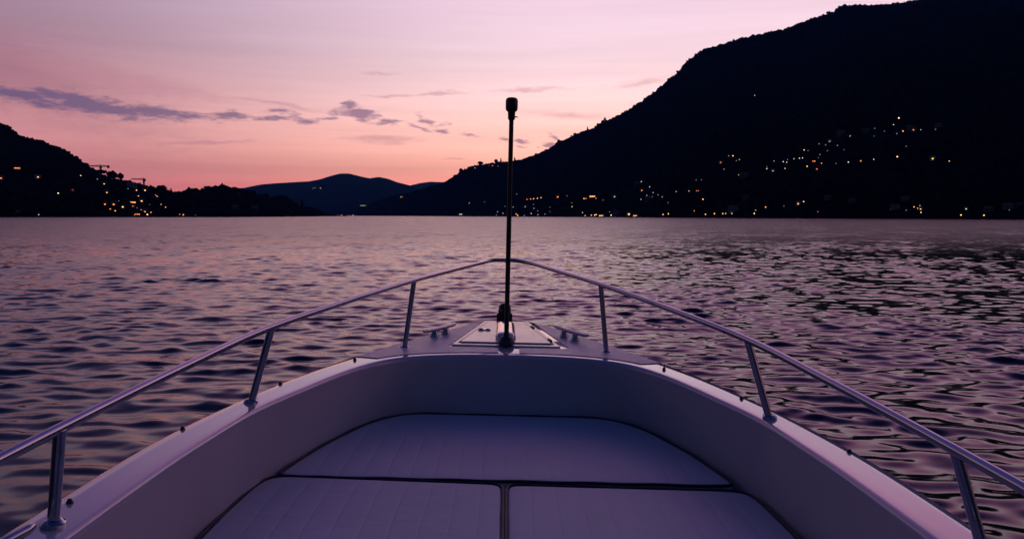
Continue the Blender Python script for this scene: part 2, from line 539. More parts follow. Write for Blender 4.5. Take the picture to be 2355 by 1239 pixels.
# ------------------------------------------------------------------ hills
class Hill:
    def __init__(s, name, sky, shore, ridge, step=4, rows=26, seed=1, rough=1.0, curve=1.0, mat='rock', drop=0.0):
        s.drop = drop
        s.sx = np.array([p[0] for p in sky], float); s.sy = np.array([p[1] for p in sky], float)
        s.shx, s.shd = np.array(shore, float).T
        s.rx, s.rd = np.array(ridge, float).T
        xs = np.arange(s.sx[0], s.sx[-1] + 1, step)
        T = np.concatenate([np.linspace(0, 1, rows), [1.12, 1.35, 1.7]])
        V = np.zeros((len(T), len(xs), 3))
        for i, x in enumerate(xs):
            rp, sp = s.ridge_pt(x), s.shore_pt(x)
            for j, t in enumerate(T):
                if t <= 1:
                    p = sp.lerp(rp, t)
                    z = -1.5 + (rp.z + 1.5) * t ** curve
                    V[j, i] = (p.x, p.y, z)
                else:
                    k = (t - 1)
                    dirx = (rp - sp); dirx.z = 0
                    p = rp + dirx * (k * 1.2) + Vector((0, 1, 0)) * (rp.y * 0.4 * k)
                    V[j, i] = (p.x, p.y, rp.z * (1 - k * 1.5) - 2 * k)
        sc = np.maximum(V[..., 2], 0)
        tt = T[:, None]
        hump = np.clip(tt * (1 - tt) * 4, 0, 1) * (tt < 1)
        L = max(60.0, float(np.median(s.rd)) * 0.09)
        V[..., 2] += rough * hump * sc.max(0)[None, :] * 0.10 * fbm(V[..., 0] / L, V[..., 1] / L, 4, seed)
        V[..., 2] += (tt > 0.02) * rough * 1.2 * fbm(V[..., 0] / 25, V[..., 1] / 25, 2, seed + 9) * (tt < 0.99)
        s.V = V; s.T = T; s.xs = xs; s.rows = rows
        nr, nc = V.shape[:2]
        a = np.arange(nr - 1)[:, None] * nc + np.arange(nc - 1)[None, :]
        Q = np.stack([a, a + 1, a + 1 + nc, a + nc], -1).reshape(-1, 4)
        s.o = big_obj(name, V.reshape(-1, 3), Q, M[mat])
        tag(s.o, kind='structure')
        s.bvh = BVHTree.FromPolygons([tuple(p) for p in V.reshape(-1, 3).tolist()], Q.tolist())

    def ridge_pt(s, x):
        return CAMPOS + ray(x, float(np.interp(x, s.sx, s.sy)) + s.drop) * float(np.interp(x, s.rx, s.rd))

    def shore_pt(s, x):
        p = CAMPOS + ray(x, YH) * float(np.interp(x, s.shx, s.shd)); p.z = -1.5
        return p

    def hit(s, px, py):
        r = ray(px, py).normalized()
        h = s.bvh.ray_cast(CAMPOS, r)
        return h[0]

    def ground(s, p):
        h = s.bvh.ray_cast(Vector((p.x, p.y, 3000)), Vector((0, 0, -1)))
        return h[0].z if h[0] is not None else 0.0


SKY_L = [(-2600, 60), (-1500, 20), (-800, 90), (-400, 190), (-150, 240), (0, 285), (15, 292), (41, 312), (71, 320), (102, 331), (125, 340), (143, 348), (155, 351), (166, 359), (183, 375), (201, 386),
         (211, 398), (230, 405), (250, 411), (283, 416), (306, 424), (339, 433), (362, 440), (397, 445), (415, 447), (448, 444), (492, 436), (512, 435), (529, 437), (560, 446),
         (585, 455), (600, 458), (640, 460), (665, 466), (680, 481), (715, 484), (735, 491), (748, 497)]
SKY_F = [(250, 470), (350, 452), (415, 447), (470, 440), (528, 434), (561, 432), (602, 424), (640, 421), (711, 417), (737, 412), (762, 404), (783, 399), (803, 399), (826, 405), (849, 410), (872, 407), (892, 411),
         (913, 419), (941, 426), (975, 436), (1020, 447), (1080, 460), (1150, 480)]
SKY_B = [(880, 445), (915, 434), (941, 427), (966, 421), (989, 418), (1020, 419), (1060, 414), (1120, 408), (1200, 420)]
SKY_R = [(812, 497), (826, 484), (845, 474), (867, 464), (900, 453), (930, 446), (959, 440), (984, 433), (1020, 421), (1043, 408), (1060, 397), (1075, 388), (1096, 380), (1129, 378), (1165, 374), (1200, 370),
         (1228, 361), (1263, 345), (1302, 323), (1324, 309), (1368, 297), (1384, 283), (1406, 278), (1434, 261), (1467, 239), (1494, 224), (1521, 202), (1543, 183), (1560, 167), (1580, 147), (1600, 130),
         (1625, 114), (1660, 105), (1700, 94), (1750, 82), (1800, 69), (1850, 54), (1900, 38), (1940, 20), (1970, 17), (2000, 18), (2050, 12), (2100, 7), (2140, 2), (2250, -12), (2355, -22), (2500, -40),
         (2750, -30), (3100, 0), (3600, 10), (4500, -60), (6000, -200)]
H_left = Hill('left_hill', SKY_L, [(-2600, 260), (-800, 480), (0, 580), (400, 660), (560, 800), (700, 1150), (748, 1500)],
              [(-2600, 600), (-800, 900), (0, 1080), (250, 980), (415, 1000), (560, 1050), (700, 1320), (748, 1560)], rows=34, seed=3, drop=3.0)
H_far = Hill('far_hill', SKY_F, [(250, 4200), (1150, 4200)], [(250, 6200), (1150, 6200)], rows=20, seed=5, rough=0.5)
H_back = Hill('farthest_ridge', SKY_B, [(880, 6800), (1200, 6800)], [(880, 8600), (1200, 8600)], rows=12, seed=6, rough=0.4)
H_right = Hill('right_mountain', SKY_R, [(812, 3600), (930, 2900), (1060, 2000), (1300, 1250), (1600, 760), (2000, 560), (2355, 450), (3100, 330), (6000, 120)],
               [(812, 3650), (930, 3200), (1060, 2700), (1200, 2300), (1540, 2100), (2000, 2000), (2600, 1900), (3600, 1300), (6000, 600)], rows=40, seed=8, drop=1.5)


# ------------------------------------------------------------------ trees
def ico():
    t = (1 + 5 ** 0.5) / 2
    V = np.array([(-1, t, 0), (1, t, 0), (-1, -t, 0), (1, -t, 0), (0, -1, t), (0, 1, t), (0, -1, -t), (0, 1, -t), (t, 0, -1), (t, 0, 1), (-t, 0, -1), (-t, 0, 1)], float)
    V /= np.linalg.norm(V[0])
    Fc = np.array([(0, 11, 5), (0, 5, 1), (0, 1, 7), (0, 7, 10), (0, 10, 11), (1, 5, 9), (5, 11, 4), (11, 10, 2), (10, 7, 6), (7, 1, 8), (3, 9, 4), (3, 4, 2), (3, 2, 6), (3, 6, 8), (3, 8, 9),
                   (4, 9, 5), (2, 4, 11), (6, 2, 10), (8, 6, 7), (9, 8, 1)])
    return V, Fc


ICO_V, ICO_F = ico()


def clumps(C, S, rng, jit=0.35):
    """many small rough leaf clumps: centres C (n,3), sizes S (n,3)"""
    n = len(C)
    V = ICO_V[None] * (1 + rng.uniform(-jit, jit, (n, 12, 1))) * S[:, None, :] + C[:, None, :]
    Q = ICO_F[None] + (np.arange(n) * 12)[:, None, None]
    return V.reshape(-1, 3), Q.reshape(-1, 3)


def forest(name, hill, n_ridge, n_face, size, seed, face_range=(0.01, 0.98), xr=None):
    rng = np.random.default_rng(seed)
    C, S = [], []
    lit = np.array(LIT)
    fn, rn, un = fw.normalized(), rt, up
    x0, x1 = xr or (hill.xs[0], hill.xs[-1])

    def add(x, t, s):
        fi = np.clip((x - hill.xs[0]) / (hill.xs[1] - hill.xs[0]), 0, len(hill.xs) - 1.001)
        i = int(fi); u = fi - i
        fj = t * (hill.rows - 1); j = int(min(fj, hill.rows - 1.001)); w = fj - j
        G = hill.V
        p = (G[j, i] * (1 - u) + G[j, i + 1] * u) * (1 - w) + (G[j + 1, i] * (1 - u) + G[j + 1, i + 1] * u) * w
        if p[2] < 0.8: return
        h = s * rng.uniform(0.7, 1.25)
        for small in (1.0, 0.38, 0.0):
            if small == 0.0: return
            hh = h * small
            q = Vector(p) + Vector((0, 0, hh * 0.4)) - CAMPOS
            dz = q.dot(fn)
            if dz < 1 or t > 0.97: break
            sx_, sy_ = CX + F * q.dot(rn) / dz, CY - F * q.dot(un) / dz
            pad = F * hh * 0.75 / dz
            if not np.any((abs(lit[:, 0] - sx_) < lit[:, 2] * .6 + pad) & (sy_ - lit[:, 1] < lit[:, 2] * .8 + pad) & (sy_ - lit[:, 1] > -lit[:, 2] * .4 - pad)): break
        h = hh
        for k in range(3):
            C.append(p + np.array([rng.normal(0, h * 0.28), rng.normal(0, h * 0.28), h * rng.uniform(0.1, 0.55)]))
            S.append(np.array([h * rng.uniform(.28, .5), h * rng.uniform(.28, .5), h * rng.uniform(.3, .52)]))
    for x in rng.uniform(x0, x1, n_ridge):
        add(x, rng.uniform(0.96, 1.0), size * (0.55 + 0.6 * (0.5 + 0.5 * float(vnoise(np.array([x / 23.0]), np.array([seed * 1.0]), 4)[0]))))
    for x in rng.uniform(x0, x1, n_face):
        add(x, face_range[0] + (face_range[1] - face_range[0]) * rng.uniform(0, 1) ** 1.7, size)
    V, Q = clumps(np.array(C), np.array(S), rng)
    o = big_obj(name, V, Q, M['leaf'], smooth=True, tri=True)
    tag(o, kind='stuff')
    return o


def tree(kind, hill, px, py_top, wpx, label, cat='tree', group=None, base_py=None, seed=0):
    rng = np.random.default_rng(100 + seed)
    if base_py is None:
        p = hill.ridge_pt(px)
    else:
        p = hill.hit(px, base_py)
    k = p.y / F
    topz = (CAMPOS + ray(px, py_top) * p.y).z
    h = max(3.0, topz - p.z)
    w = wpx * k
    root = tag(empty(kind, p), label, cat, group)
    t = MB()
    flare = 0.05 * h + 0.12
    t.tube([(0, 0, -1.0), (0.02 * h, 0, h * 0.3), (0, 0.01 * h, h * 0.6)], [flare, flare * 0.7, flare * 0.35], 7)
    if kind != 'cypress_tree':
        for a in range(4):
            an = a * 1.7 + seed
            t.tube([(0.015 * h, 0, h * 0.35), (math.cos(an) * w * 0.25, math.sin(an) * w * 0.25, h * 0.66)], [flare * 0.4, flare * 0.12], 5)
    t.build('trunk', M['bark'], root)
    n = 70
    if kind == 'cypress_tree':
        u = rng.uniform(0, 1, n); r = (np.sin(np.pi * np.clip(u * 0.86 + 0.12, 0, 1)) ** 0.8) * w * 0.40 * np.sqrt(rng.uniform(0, 1, n)); a = rng.uniform(0, 6.283, n)
        C = np.stack([r * np.cos(a), r * np.sin(a), h * (0.1 + 0.86 * u)], -1)
        S = np.stack([np.full(n, w * 0.17) * (1.1 - u * .7), np.full(n, w * 0.17) * (1.1 - u * .7), np.full(n, h * 0.07)], -1)
    elif kind == 'umbrella_pine':
        a = rng.uniform(0, 6.283, n); r = w * 0.46 * np.sqrt(rng.uniform(0, 1, n))
        C = np.stack([r * np.cos(a), r * np.sin(a), h * (0.80 + 0.13 * rng.uniform(-1, 1, n) * (1 - (r / w) ** 2))], -1)
        S = np.stack([np.full(n, w * 0.10), np.full(n, w * 0.10), np.full(n, h * 0.16)], -1)
    else:
        d = rng.normal(0, 1, (n, 3)); d /= np.linalg.norm(d, axis=1)[:, None]
        rr = rng.uniform(0.3, 1, (n, 1)) ** 0.5
        C = d * rr * np.array([w * 0.40, w * 0.40, h * 0.34]) + np.array([0, 0, h * 0.60])
        S = np.stack([w * rng.uniform(.10, .19, n), w * rng.uniform(.10, .19, n), h * rng.uniform(.08, .15, n)], -1)
    V, Q = clumps(C, S, rng, 0.45)
    obj('crown', [tuple(v) for v in V.tolist()], [tuple(q) for q in Q.tolist()], M['leaf'], root, smooth=False)
    return root


tree('umbrella_pine', H_left, 231, 392, 30, 'flat topped umbrella pine under the nearer crane mast', seed=1)
tree('broadleaf_tree', H_left, 259, 393, 27, 'tall round tree on the skyline just right of the nearer crane', seed=2)
tree('broadleaf_tree', H_left, 278, 398, 13, 'narrower leafy tree touching the tall round tree by the nearer crane', seed=3)
tree('broadleaf_tree', H_left, 328, 425, 16, 'small bushy tree under the fainter far crane', seed=4)
tree('broadleaf_tree', H_left, 372, 426, 24, 'solitary round dome tree on the skyline above the orange village lights', seed=5)
tree('cypress_tree', H_left, 393, 433, 7, 'small pointed tree standing right beside the solitary dome tree', seed=6)
tree('cypress_tree', H_left, 450, 433, 7, 'slim dark cypress in the dip before the wooded headland', seed=7)
tree('cypress_tree', H_left, 511, 421, 12, 'pointed tree on the top of the wooded headland hump', seed=8)
tree('broadleaf_tree', H_left, 500, 428, 22, 'broad tree on the headland hump left of its pointed tree', seed=9)
tree('broadleaf_tree', H_left, 570, 437, 20, 'round tree at the right end of the headland hump', seed=10)
tree('broadleaf_tree', H_left, 607, 447, 26, 'bushy tree on the lower step of the headland before the blue hill', seed=11)
tree('broadleaf_tree', H_left, 645, 449, 28, 'broad tree at the outer end of the headland lower step', seed=12)
tree('cypress_tree', H_left, 695, 459, 8, 'lone cypress on the low tip of the headland', seed=13)
tree('cypress_tree', H_right, 1152, 364, 5, 'thin cypress on the right ridge just left of the pole', seed=14)
tree('cypress_tree', H_right, 1184, 362, 5, 'thin cypress on the right ridge just right of the pole', seed=15)
tree('broadleaf_tree', H_right, 1141, 367, 9, 'small crown on the ridge above the three amber skyline lights', seed=16)
tree('broadleaf_tree', H_right, 1104, 372, 14, 'low broad tree on the ridge left of the amber skyline lights', seed=17)
tree('cypress_tree', H_right, 1351, 293, 4, 'tiny spike of a tree halfway up the right ridge', seed=18)
tree('cypress_tree', H_right, 1391, 272, 8, 'pointed tree on the small shoulder of the right ridge', seed=19)
tree('broadleaf_tree', H_right, 1060, 388, 10, 'round crown at the foot of the right ridge above the blue hill saddle', seed=20)


# ------------------------------------------------------------------ tower cranes
def crane(px, py_base, py_jib, x_tip, x_tail, label, depth_scale):
    p = H_left.ridge_pt(px) if depth_scale is None else CAMPOS + ray(px, py_base) * depth_scale
    if depth_scale is not None: p.z = H_left.ridge_pt(px).z - 8
    k = p.y / F
    zj = (CAMPOS + ray(px, py_jib) * p.y).z - p.z
    root = tag(empty('tower_crane', p), label, 'crane')

    def lattice(a, b, w, th):
        mb = MB(); a, b = Vector(a), Vector(b); d = b - a
        ax = d.normalized(); s1 = Vector((0, 0, 1)) if abs(ax.z) < .5 else Vector((1, 0, 0)); s2 = ax.cross(s1)
        cs = [(s1 * i + s2 * j) * (w / 2) for i, j in ((-1, -1), (1, -1), (1, 1), (-1, 1))]
        for c in cs: mb.tube([a + c, b + c], th, 5)
        n = max(3, int(d.length / (w * 1.2)))
        for i in range(n):
            p0, p1 = a + d * (i / n), a + d * ((i + 1) / n)
            for q in range(4):
                mb.tube([p0 + cs[q], p1 + cs[(q + 1) % 4]], th * .6, 4)
        return mb
    w = 2.6 * k; th = 0.5 * k
    lattice((0, 0, -4), (0, 0, zj), w, th).build('mast', M['paint'], root)
    tip, tail = (x_tip - px) * k, (x_tail - px) * k
    lattice((0, 0, zj), (tip, 0, zj + 0.4), w * .75, th).build('jib', M['paint'], root)
    lattice((0, 0, zj), (tail, 0, zj), w * .75, th).build('counter_jib', M['paint'], root)
    MB().box((tail * 0.94, 0, zj - 1.2 * k), (4.5 * k, 3 * k, 6 * k)).build('counterweight', M['paint'], root, smooth=False)
    MB().box((2.2 * k, -1.5 * k, zj - 2.4 * k), (3 * k, 3 * k, 4 * k)).build('cab', M['paint'], root, smooth=False)
    c = MB(); c.tube([(0, 0, zj), (0, 0, zj + 4 * k)], th * 1.4, 5)
    c.tube([(0, 0, zj + 4 * k), (tip * .6, 0, zj + .4)], th * .5, 4); c.tube([(0, 0, zj + 4 * k), (tail * .9, 0, zj)], th * .5, 4)
    c.build('tie_bars', M['paint'], root)
    return root


crane(232, 405, 383, 203, 251, 'nearer tower crane with its jib over the left hillside', None)
crane(331, 430, 413, 303, 333, 'smaller fainter tower crane beyond the village lights', 1300)


# ------------------------------------------------------------------ lights and houses
ORD = ['', 'second ', 'third ', 'fourth ', 'fifth ', 'sixth ', 'seventh ', 'eighth ', 'ninth ', 'tenth ', 'eleventh ', 'twelfth ', 'thirteenth ', 'fourteenth ', 'fifteenth ', 'sixteenth ', 'seventeenth ',
       'eighteenth ', 'nineteenth ', 'twentieth ', 'twenty-first ', 'twenty-second ', 'twenty-third ', 'twenty-fourth ']
CNAME = {'a': 'amber', 'o': 'orange', 'w': 'white', 'f': 'faint', 'r': 'red'}
CMAT = {'a': 'amber', 'o': 'orange', 'w': 'white', 'f': 'faint', 'r': 'red'}


def Z1(x, y): return x / 3.925, 250 + y / 3.925
def Z2(x, y): return 500 + x / 3.925, 350 + y / 3.925
def Z3(x, y): return 1000 + x / 3.643, 180 + y / 3.643
def Z4(x, y): return 1600 + x / 3.119, 180 + y / 3.119


# kind L lamp, H house with a lit window, D unlit house, T low lit terrace; rows (kind, x, y, colour, size)
CL = []
CL.append(('on the dark left hillside', H_left, Z1, [
    ('T', 155, 537, 'o', 1.0), ('H', 10, 628, 'o', 1.2), ('H', 343, 618, 'a', 1.1), ('L', 525, 763, 'a', 1.0), ('H', 655, 735, 'r', 0.6), ('L', 728, 605, 'a', .9),
    ('L', 186, 961, 'w', .8), ('L', 350, 962, 'w', .8), ('D', 150, 940, 'f', 1.0)]))
CL.append(('in the upper village below the cranes', H_left, Z1, [
    ('L', 878, 636, 'w', .6), ('H', 940, 680, 'a', 1.0), ('H', 965, 757, 'a', 1.0), ('L', 1155, 722, 'w', .5), ('L', 1217, 718, 'a', .8), ('L', 1232, 737, 'a', 1.1), ('H', 1309, 738, 'a', 1.2),
    ('L', 1359, 740, 'a', .8), ('L', 1404, 780, 'r', .9), ('L', 1418, 793, 'a', 1.0), ('L', 1249, 788, 'a', .9), ('D', 1190, 700, 'f', 1.6)]))
CL.append(('in the orange cluster by the left shore', H_left, Z1, [
    ('H', 947, 863, 'o', 1.2), ('H', 1026, 864, 'o', 1.4), ('L', 1108, 888, 'a', 1.5), ('L', 995, 906, 'o', 1.0), ('L', 1040, 922, 'a', 1.0), ('T', 1200, 845, 'a', 1.0), ('H', 1278, 835, 'a', 1.4),
    ('H', 1200, 880, 'o', .8), ('L', 1072, 832, 'f', .7), ('L', 1352, 866, 'f', .7), ('L', 1237, 895, 'w', .5), ('L', 1273, 914, 'a', .6), ('L', 1331, 910, 'w', .5), ('L', 1362, 937, 'a', .9),
    ('H', 1308, 930, 'o', 1.2), ('T', 1241, 953, 'o', .8), ('L', 1330, 957, 'a', 1.2), ('L', 1215, 960, 'o', .7)]))
CL.append(('on the wooded headland', H_left, Z1, [
    ('L', 1454, 865, 'a', .7), ('L', 1494, 890, 'a', .9), ('L', 1622, 955, 'a', .8), ('L', 1655, 961, 'a', 1.0), ('L', 1765, 965, 'f', .6), ('D', 2120, 900, 'f', 1.1), ('D', 2300, 905, 'f', .9), ('D', 2165, 775, 'f', .8)]))
CL.append(('on the far blue hill', H_far, Z2, [('L', 862, 328, 'w', .6), ('L', 880, 322, 'a', .7), ('L', 930, 325, 'w', .7)]))
CL.append(('along the far end of the lake', H_far, Z2, [('L', 1010, 570, 'r', .8), ('L', 1065, 569, 'a', .7), ('L', 1085, 568, 'a', .7), ('L', 1120, 570, 'o', .9), ('L', 1183, 571, 'r', .6), ('L', 1225, 570, 'a', .6)]))
CL.append(('low beside the right foothill', H_far, Z2, [('L', 1295, 482, 'w', .6), ('L', 1312, 482, 'w', .7), ('L', 1328, 482, 'w', .7), ('L', 1344, 482, 'w', .6)]))
CL.append(('on the right foothill', H_right, Z2, [('L', 1655, 406, 'w', .6), ('L', 1667, 403, 'a', .8)]))
CL.append(('on the ridge left of the pole', H_right, Z3, [('L', 338, 752, 'a', .7), ('L', 458, 733, 'a', .9), ('L', 470, 733, 'a', .9), ('L', 484, 733, 'a', .9), ('L', 530, 736, 'f', .7)]))
CL.append(('near the shore left of the pole', H_right, Z3, [('L', 288, 1046, 'w', .6), ('L', 417, 1037, 'f', .7), ('T', 222, 1139, 'w', .6), ('L', 527, 1120, 'w', .8), ('L', 571, 1131, 'w', .6), ('L', 516, 1147, 'f', .8),
    ('L', 588, 1073, 'f', .6)]))
CL.append(('near the shore right of the pole', H_right, Z3, [('L', 656, 1080, 'w', .6), ('H', 757, 1077, 'w', .7), ('L', 826, 1056, 'w', .6), ('L', 830, 1090, 'w', .6), ('L', 862, 1110, 'f', .7), ('L', 965, 1080, 'f', .6),
    ('L', 965, 1117, 'w', .5), ('L', 682, 1138, 'o', 1.1), ('L', 695, 1149, 'o', 1.2), ('L', 750, 1150, 'w', .7), ('L', 808, 1133, 'w', .8), ('L', 864, 1143, 'w', .6), ('L', 922, 1138, 'w', .7), ('L', 685, 970, 'f', .8)]))
CL.append(('in the row right of the pole', H_right, Z3, [('L', 773, 1015, 'o', .9), ('L', 802, 1012, 'o', .9), ('L', 828, 1010, 'a', .8), ('L', 860, 1006, 'a', .8), ('L', 890, 1001, 'a', .8)]))
CL.append(('at the middle of the right slope foot', H_right, Z3, [('H', 1030, 995, 'o', 1.3), ('L', 1108, 985, 'f', .7), ('L', 1147, 1043, 'f', .7), ('L', 1150, 1076, 'w', .8), ('L', 1250, 1008, 'a', .9), ('L', 1267, 1008, 'a', .9),
    ('T', 1321, 990, 'a', 1.4), ('L', 1350, 1005, 'o', .7), ('L', 1410, 1020, 'f', .7), ('H', 1506, 993, 'w', 1.0)]))
CL.append(('along the waterfront below the right slope', H_right, Z3, [('L', 1238, 1125, 'w', .7), ('L', 1260, 1150, 'w', .7), ('L', 1312, 1147, 'a', .8), ('L', 1340, 1147, 'a', .8), ('L', 1352, 1142, 'a', .8), ('T', 1395, 1154, 'a', .8),
    ('L', 1465, 1120, 'f', .8), ('L', 1477, 1147, 'a', .9), ('L', 1498, 1152, 'a', 1.0), ('D', 1525, 1140, 'f', 1.4), ('H', 1626, 1139, 'a', 1.7), ('L', 1612, 1150, 'r', .9), ('T', 1680, 1155, 'a', .9), ('L', 1913, 1141, 'a', 1.0),
    ('L', 1957, 1136, 'a', 1.1), ('L', 2174, 1111, 'a', .9)]))
CL.append(('in the village low on the right slope', H_right, Z3, [('L', 1730, 866, 'w', .8), ('H', 1734, 940, 'o', 1.0), ('L', 1800, 910, 'w', .7), ('L', 1829, 959, 'w', .9), ('L', 1776, 982, 'w', .8), ('L', 1870, 977, 'w', .7),
    ('L', 1906, 994, 'w', .8), ('L', 1822, 992, 'f', .7), ('L', 1728, 1015, 'w', .6), ('L', 1955, 1042, 'w', .6), ('L', 2022, 950, 'w', .6), ('L', 2129, 945, 'w', .7), ('D', 1790, 1018, 'f', 1.1), ('D', 1700, 890, 'f', .9)]))
CL.append(('at the lower end of the climbing string', H_right, Z4, [('L', 237, 557, 'f', .9), ('L', 267, 557, 'a', 1.0), ('L', 313, 584, 'a', .9), ('L', 292, 591, 'f', .8), ('H', 179, 605, 'a', .7), ('L', 203, 652, 'w', .6), ('L', 307, 693, 'w', .6),
    ('D', 345, 700, 'f', .9), ('L', 3, 730, 'f', .8), ('L', 42, 728, 'w', .6), ('L', 7, 807, 'a', .8), ('L', 19, 807, 'a', .8), ('L', 52, 868, 'a', 1.0)]))
CL.append(('in the string climbing the right mountain', H_right, Z4, [('L', 510, 649, 'w', .9), ('H', 554, 665, 'w', .8), ('L', 562, 594, 'w', .8), ('L', 511, 634, 'f', .6), ('L', 628, 599, 'w', .9), ('L', 653, 603, 'w', .7), ('L', 659, 583, 'f', .7),
    ('L', 641, 647, 'w', .8), ('L', 705, 578, 'w', .7), ('L', 744, 574, 'w', .8), ('L', 766, 572, 'w', .8), ('L', 778, 515, 'a', .9), ('L', 799, 632, 'a', 1.0), ('L', 841, 596, 'o', .9), ('L', 854, 595, 'o', .9),
    ('L', 869, 652, 'r', 1.2), ('L', 891, 548, 'w', .7), ('L', 903, 610, 'o', .8), ('L', 879, 570, 'f', .6)]))
CL.append(('in the upper part of the climbing string', H_right, Z4, [('L', 885, 471, 'w', .7), ('L', 932, 478, 'f', .9), ('H', 961, 454, 'w', .9), ('L', 945, 520, 'w', .6), ('L', 1016, 483, 'w', .8), ('L', 1063, 513, 'f', .7), ('L', 1107, 415, 'w', 1.0),
    ('L', 806, 519, 'f', .7), ('D', 1040, 400, 'f', .9), ('D', 1220, 378, 'f', .9)]))
CL.append(('in the level row across the right mountain', H_right, Z4, [('L', 1007, 612, 'w', .6), ('L', 1095, 602, 'w', 1.0), ('L', 1184, 594, 'a', 1.3), ('L', 1277, 582, 'w', .8), ('L', 1446, 563, 'a', 1.1), ('H', 1700, 578, 'a', 1.3),
    ('L', 1819, 595, 'a', .8)]))
CL.append(('in the highest cluster on the right mountain', H_right, Z4, [('L', 1284, 360, 'f', .8), ('L', 1279, 415, 'f', .6), ('L', 1354, 381, 'f', .7), ('L', 1419, 334, 'w', .8), ('L', 1457, 286, 'a', 1.2), ('L', 1487, 380, 'o', 1.1),
    ('H', 1562, 372, 'o', 1.0), ('L', 1572, 358, 'o', .6), ('L', 1615, 370, 'w', .8), ('L', 1442, 398, 'f', .9), ('D', 1540, 358, 'f', .8), ('L', 1720, 368, 'f', .9), ('D', 1740, 338, 'f', .7), ('L', 1510, 488, 'f', .9)]))
CL.append(('high above all others on the mountain', H_right, Z4, [('L', 423, 124, 'w', .7)]))
CL.append(('along the shore under the right mountain', H_right, Z4, [('L', 70, 976, 'a', .9), ('L', 134, 971, 'a', 1.0), ('L', 194, 971, 'a', .9), ('L', 215, 970, 'a', .8), ('L', 259, 970, 'w', .9), ('L', 420, 970, 'a', .9), ('L', 430, 946, 'a', .9),
    ('L', 502, 924, 'a', .9), ('L', 633, 917, 'f', .8), ('H', 735, 900, 'a', 1.2), ('L', 774, 885, 'a', 1.0), ('L', 876, 957, 'r', .7), ('D', 270, 940, 'f', 1.4), ('D', 355, 860, 'f', 1.0), ('D', 945, 862, 'f', .9)]))
CL.append(('at the far end of the right shore', H_right, Z4, [('L', 1397, 942, 'a', .8), ('D', 1430, 930, 'f', 1.5), ('L', 1510, 946, 'f', .8), ('L', 1566, 923, 'a', .8), ('L', 1593, 933, 'a', .9), ('H', 1613, 938, 'a', 1.0), ('L', 1608, 913, 'w', .6),
    ('L', 1616, 962, 'a', .8), ('L', 1650, 948, 'w', .6), ('L', 1903, 981, 'a', 1.2), ('H', 1940, 937, 'w', 1.0), ('L', 2068, 983, 'a', 1.2), ('L', 2250, 945, 'f', .8), ('D', 2100, 945, 'f', 1.1), ('D', 2240, 925, 'f', 1.5),
    ('D', 2330, 915, 'f', 1.0), ('D', 1500, 870, 'f', 1.0), ('D', 1125, 880, 'f', .9)]))


def unit_lamp(col):
    """one unit lamp: post of unit height below the lantern, lantern of unit radius is added apart"""
    mb = MB().lathe([(0.15, 0), (0.10, 0.05), (0.07, 0.2), (0.06, 1.0)], n=8)
    return mb


LANTERN = MB().lathe([(0.35, -0.85), (0.8, -0.55), (1.0, -0.1), (0.95, 0.35), (0.6, 0.75), (0.2, 0.95)], n=10)


def lamp(p, hill, col, size, label, group):
    k = p.y / F
    r = 1.32 * size * k
    back = (CAMPOS - p); back.z = 0; back.normalize()
    head = p + back * max(2 * r, 3 * k)
    head.z = (CAMPOS + (p - CAMPOS) * (head.y / p.y)).z
    g = hill.ground(head)
    hgt = max(1.2 * r, head.z - g)
    root = tag(empty('street_lamp', (head.x, head.y, head.z - hgt)), label, 'street lamp', group)
    pr = min(0.5, 0.25 * r)
    MB().lathe([(pr * 1.8, -1.0), (pr * 1.6, 0.3), (pr, 0.6), (pr * 0.8, max(0.7, hgt - 0.8 * r))], n=8).build('post', M['post'], root)
    mb = MB(); mb.add([(x * r, y * r, z * r + hgt) for x, y, z in LANTERN.v], LANTERN.f)
    mb.build('lantern', M[random.choice({'amber': ['amber', 'amber', 'amber_dim', 'amber_pale'], 'white': ['white', 'white_dim', 'white_warm']}.get(CMAT[col], [CMAT[col]]))], root)


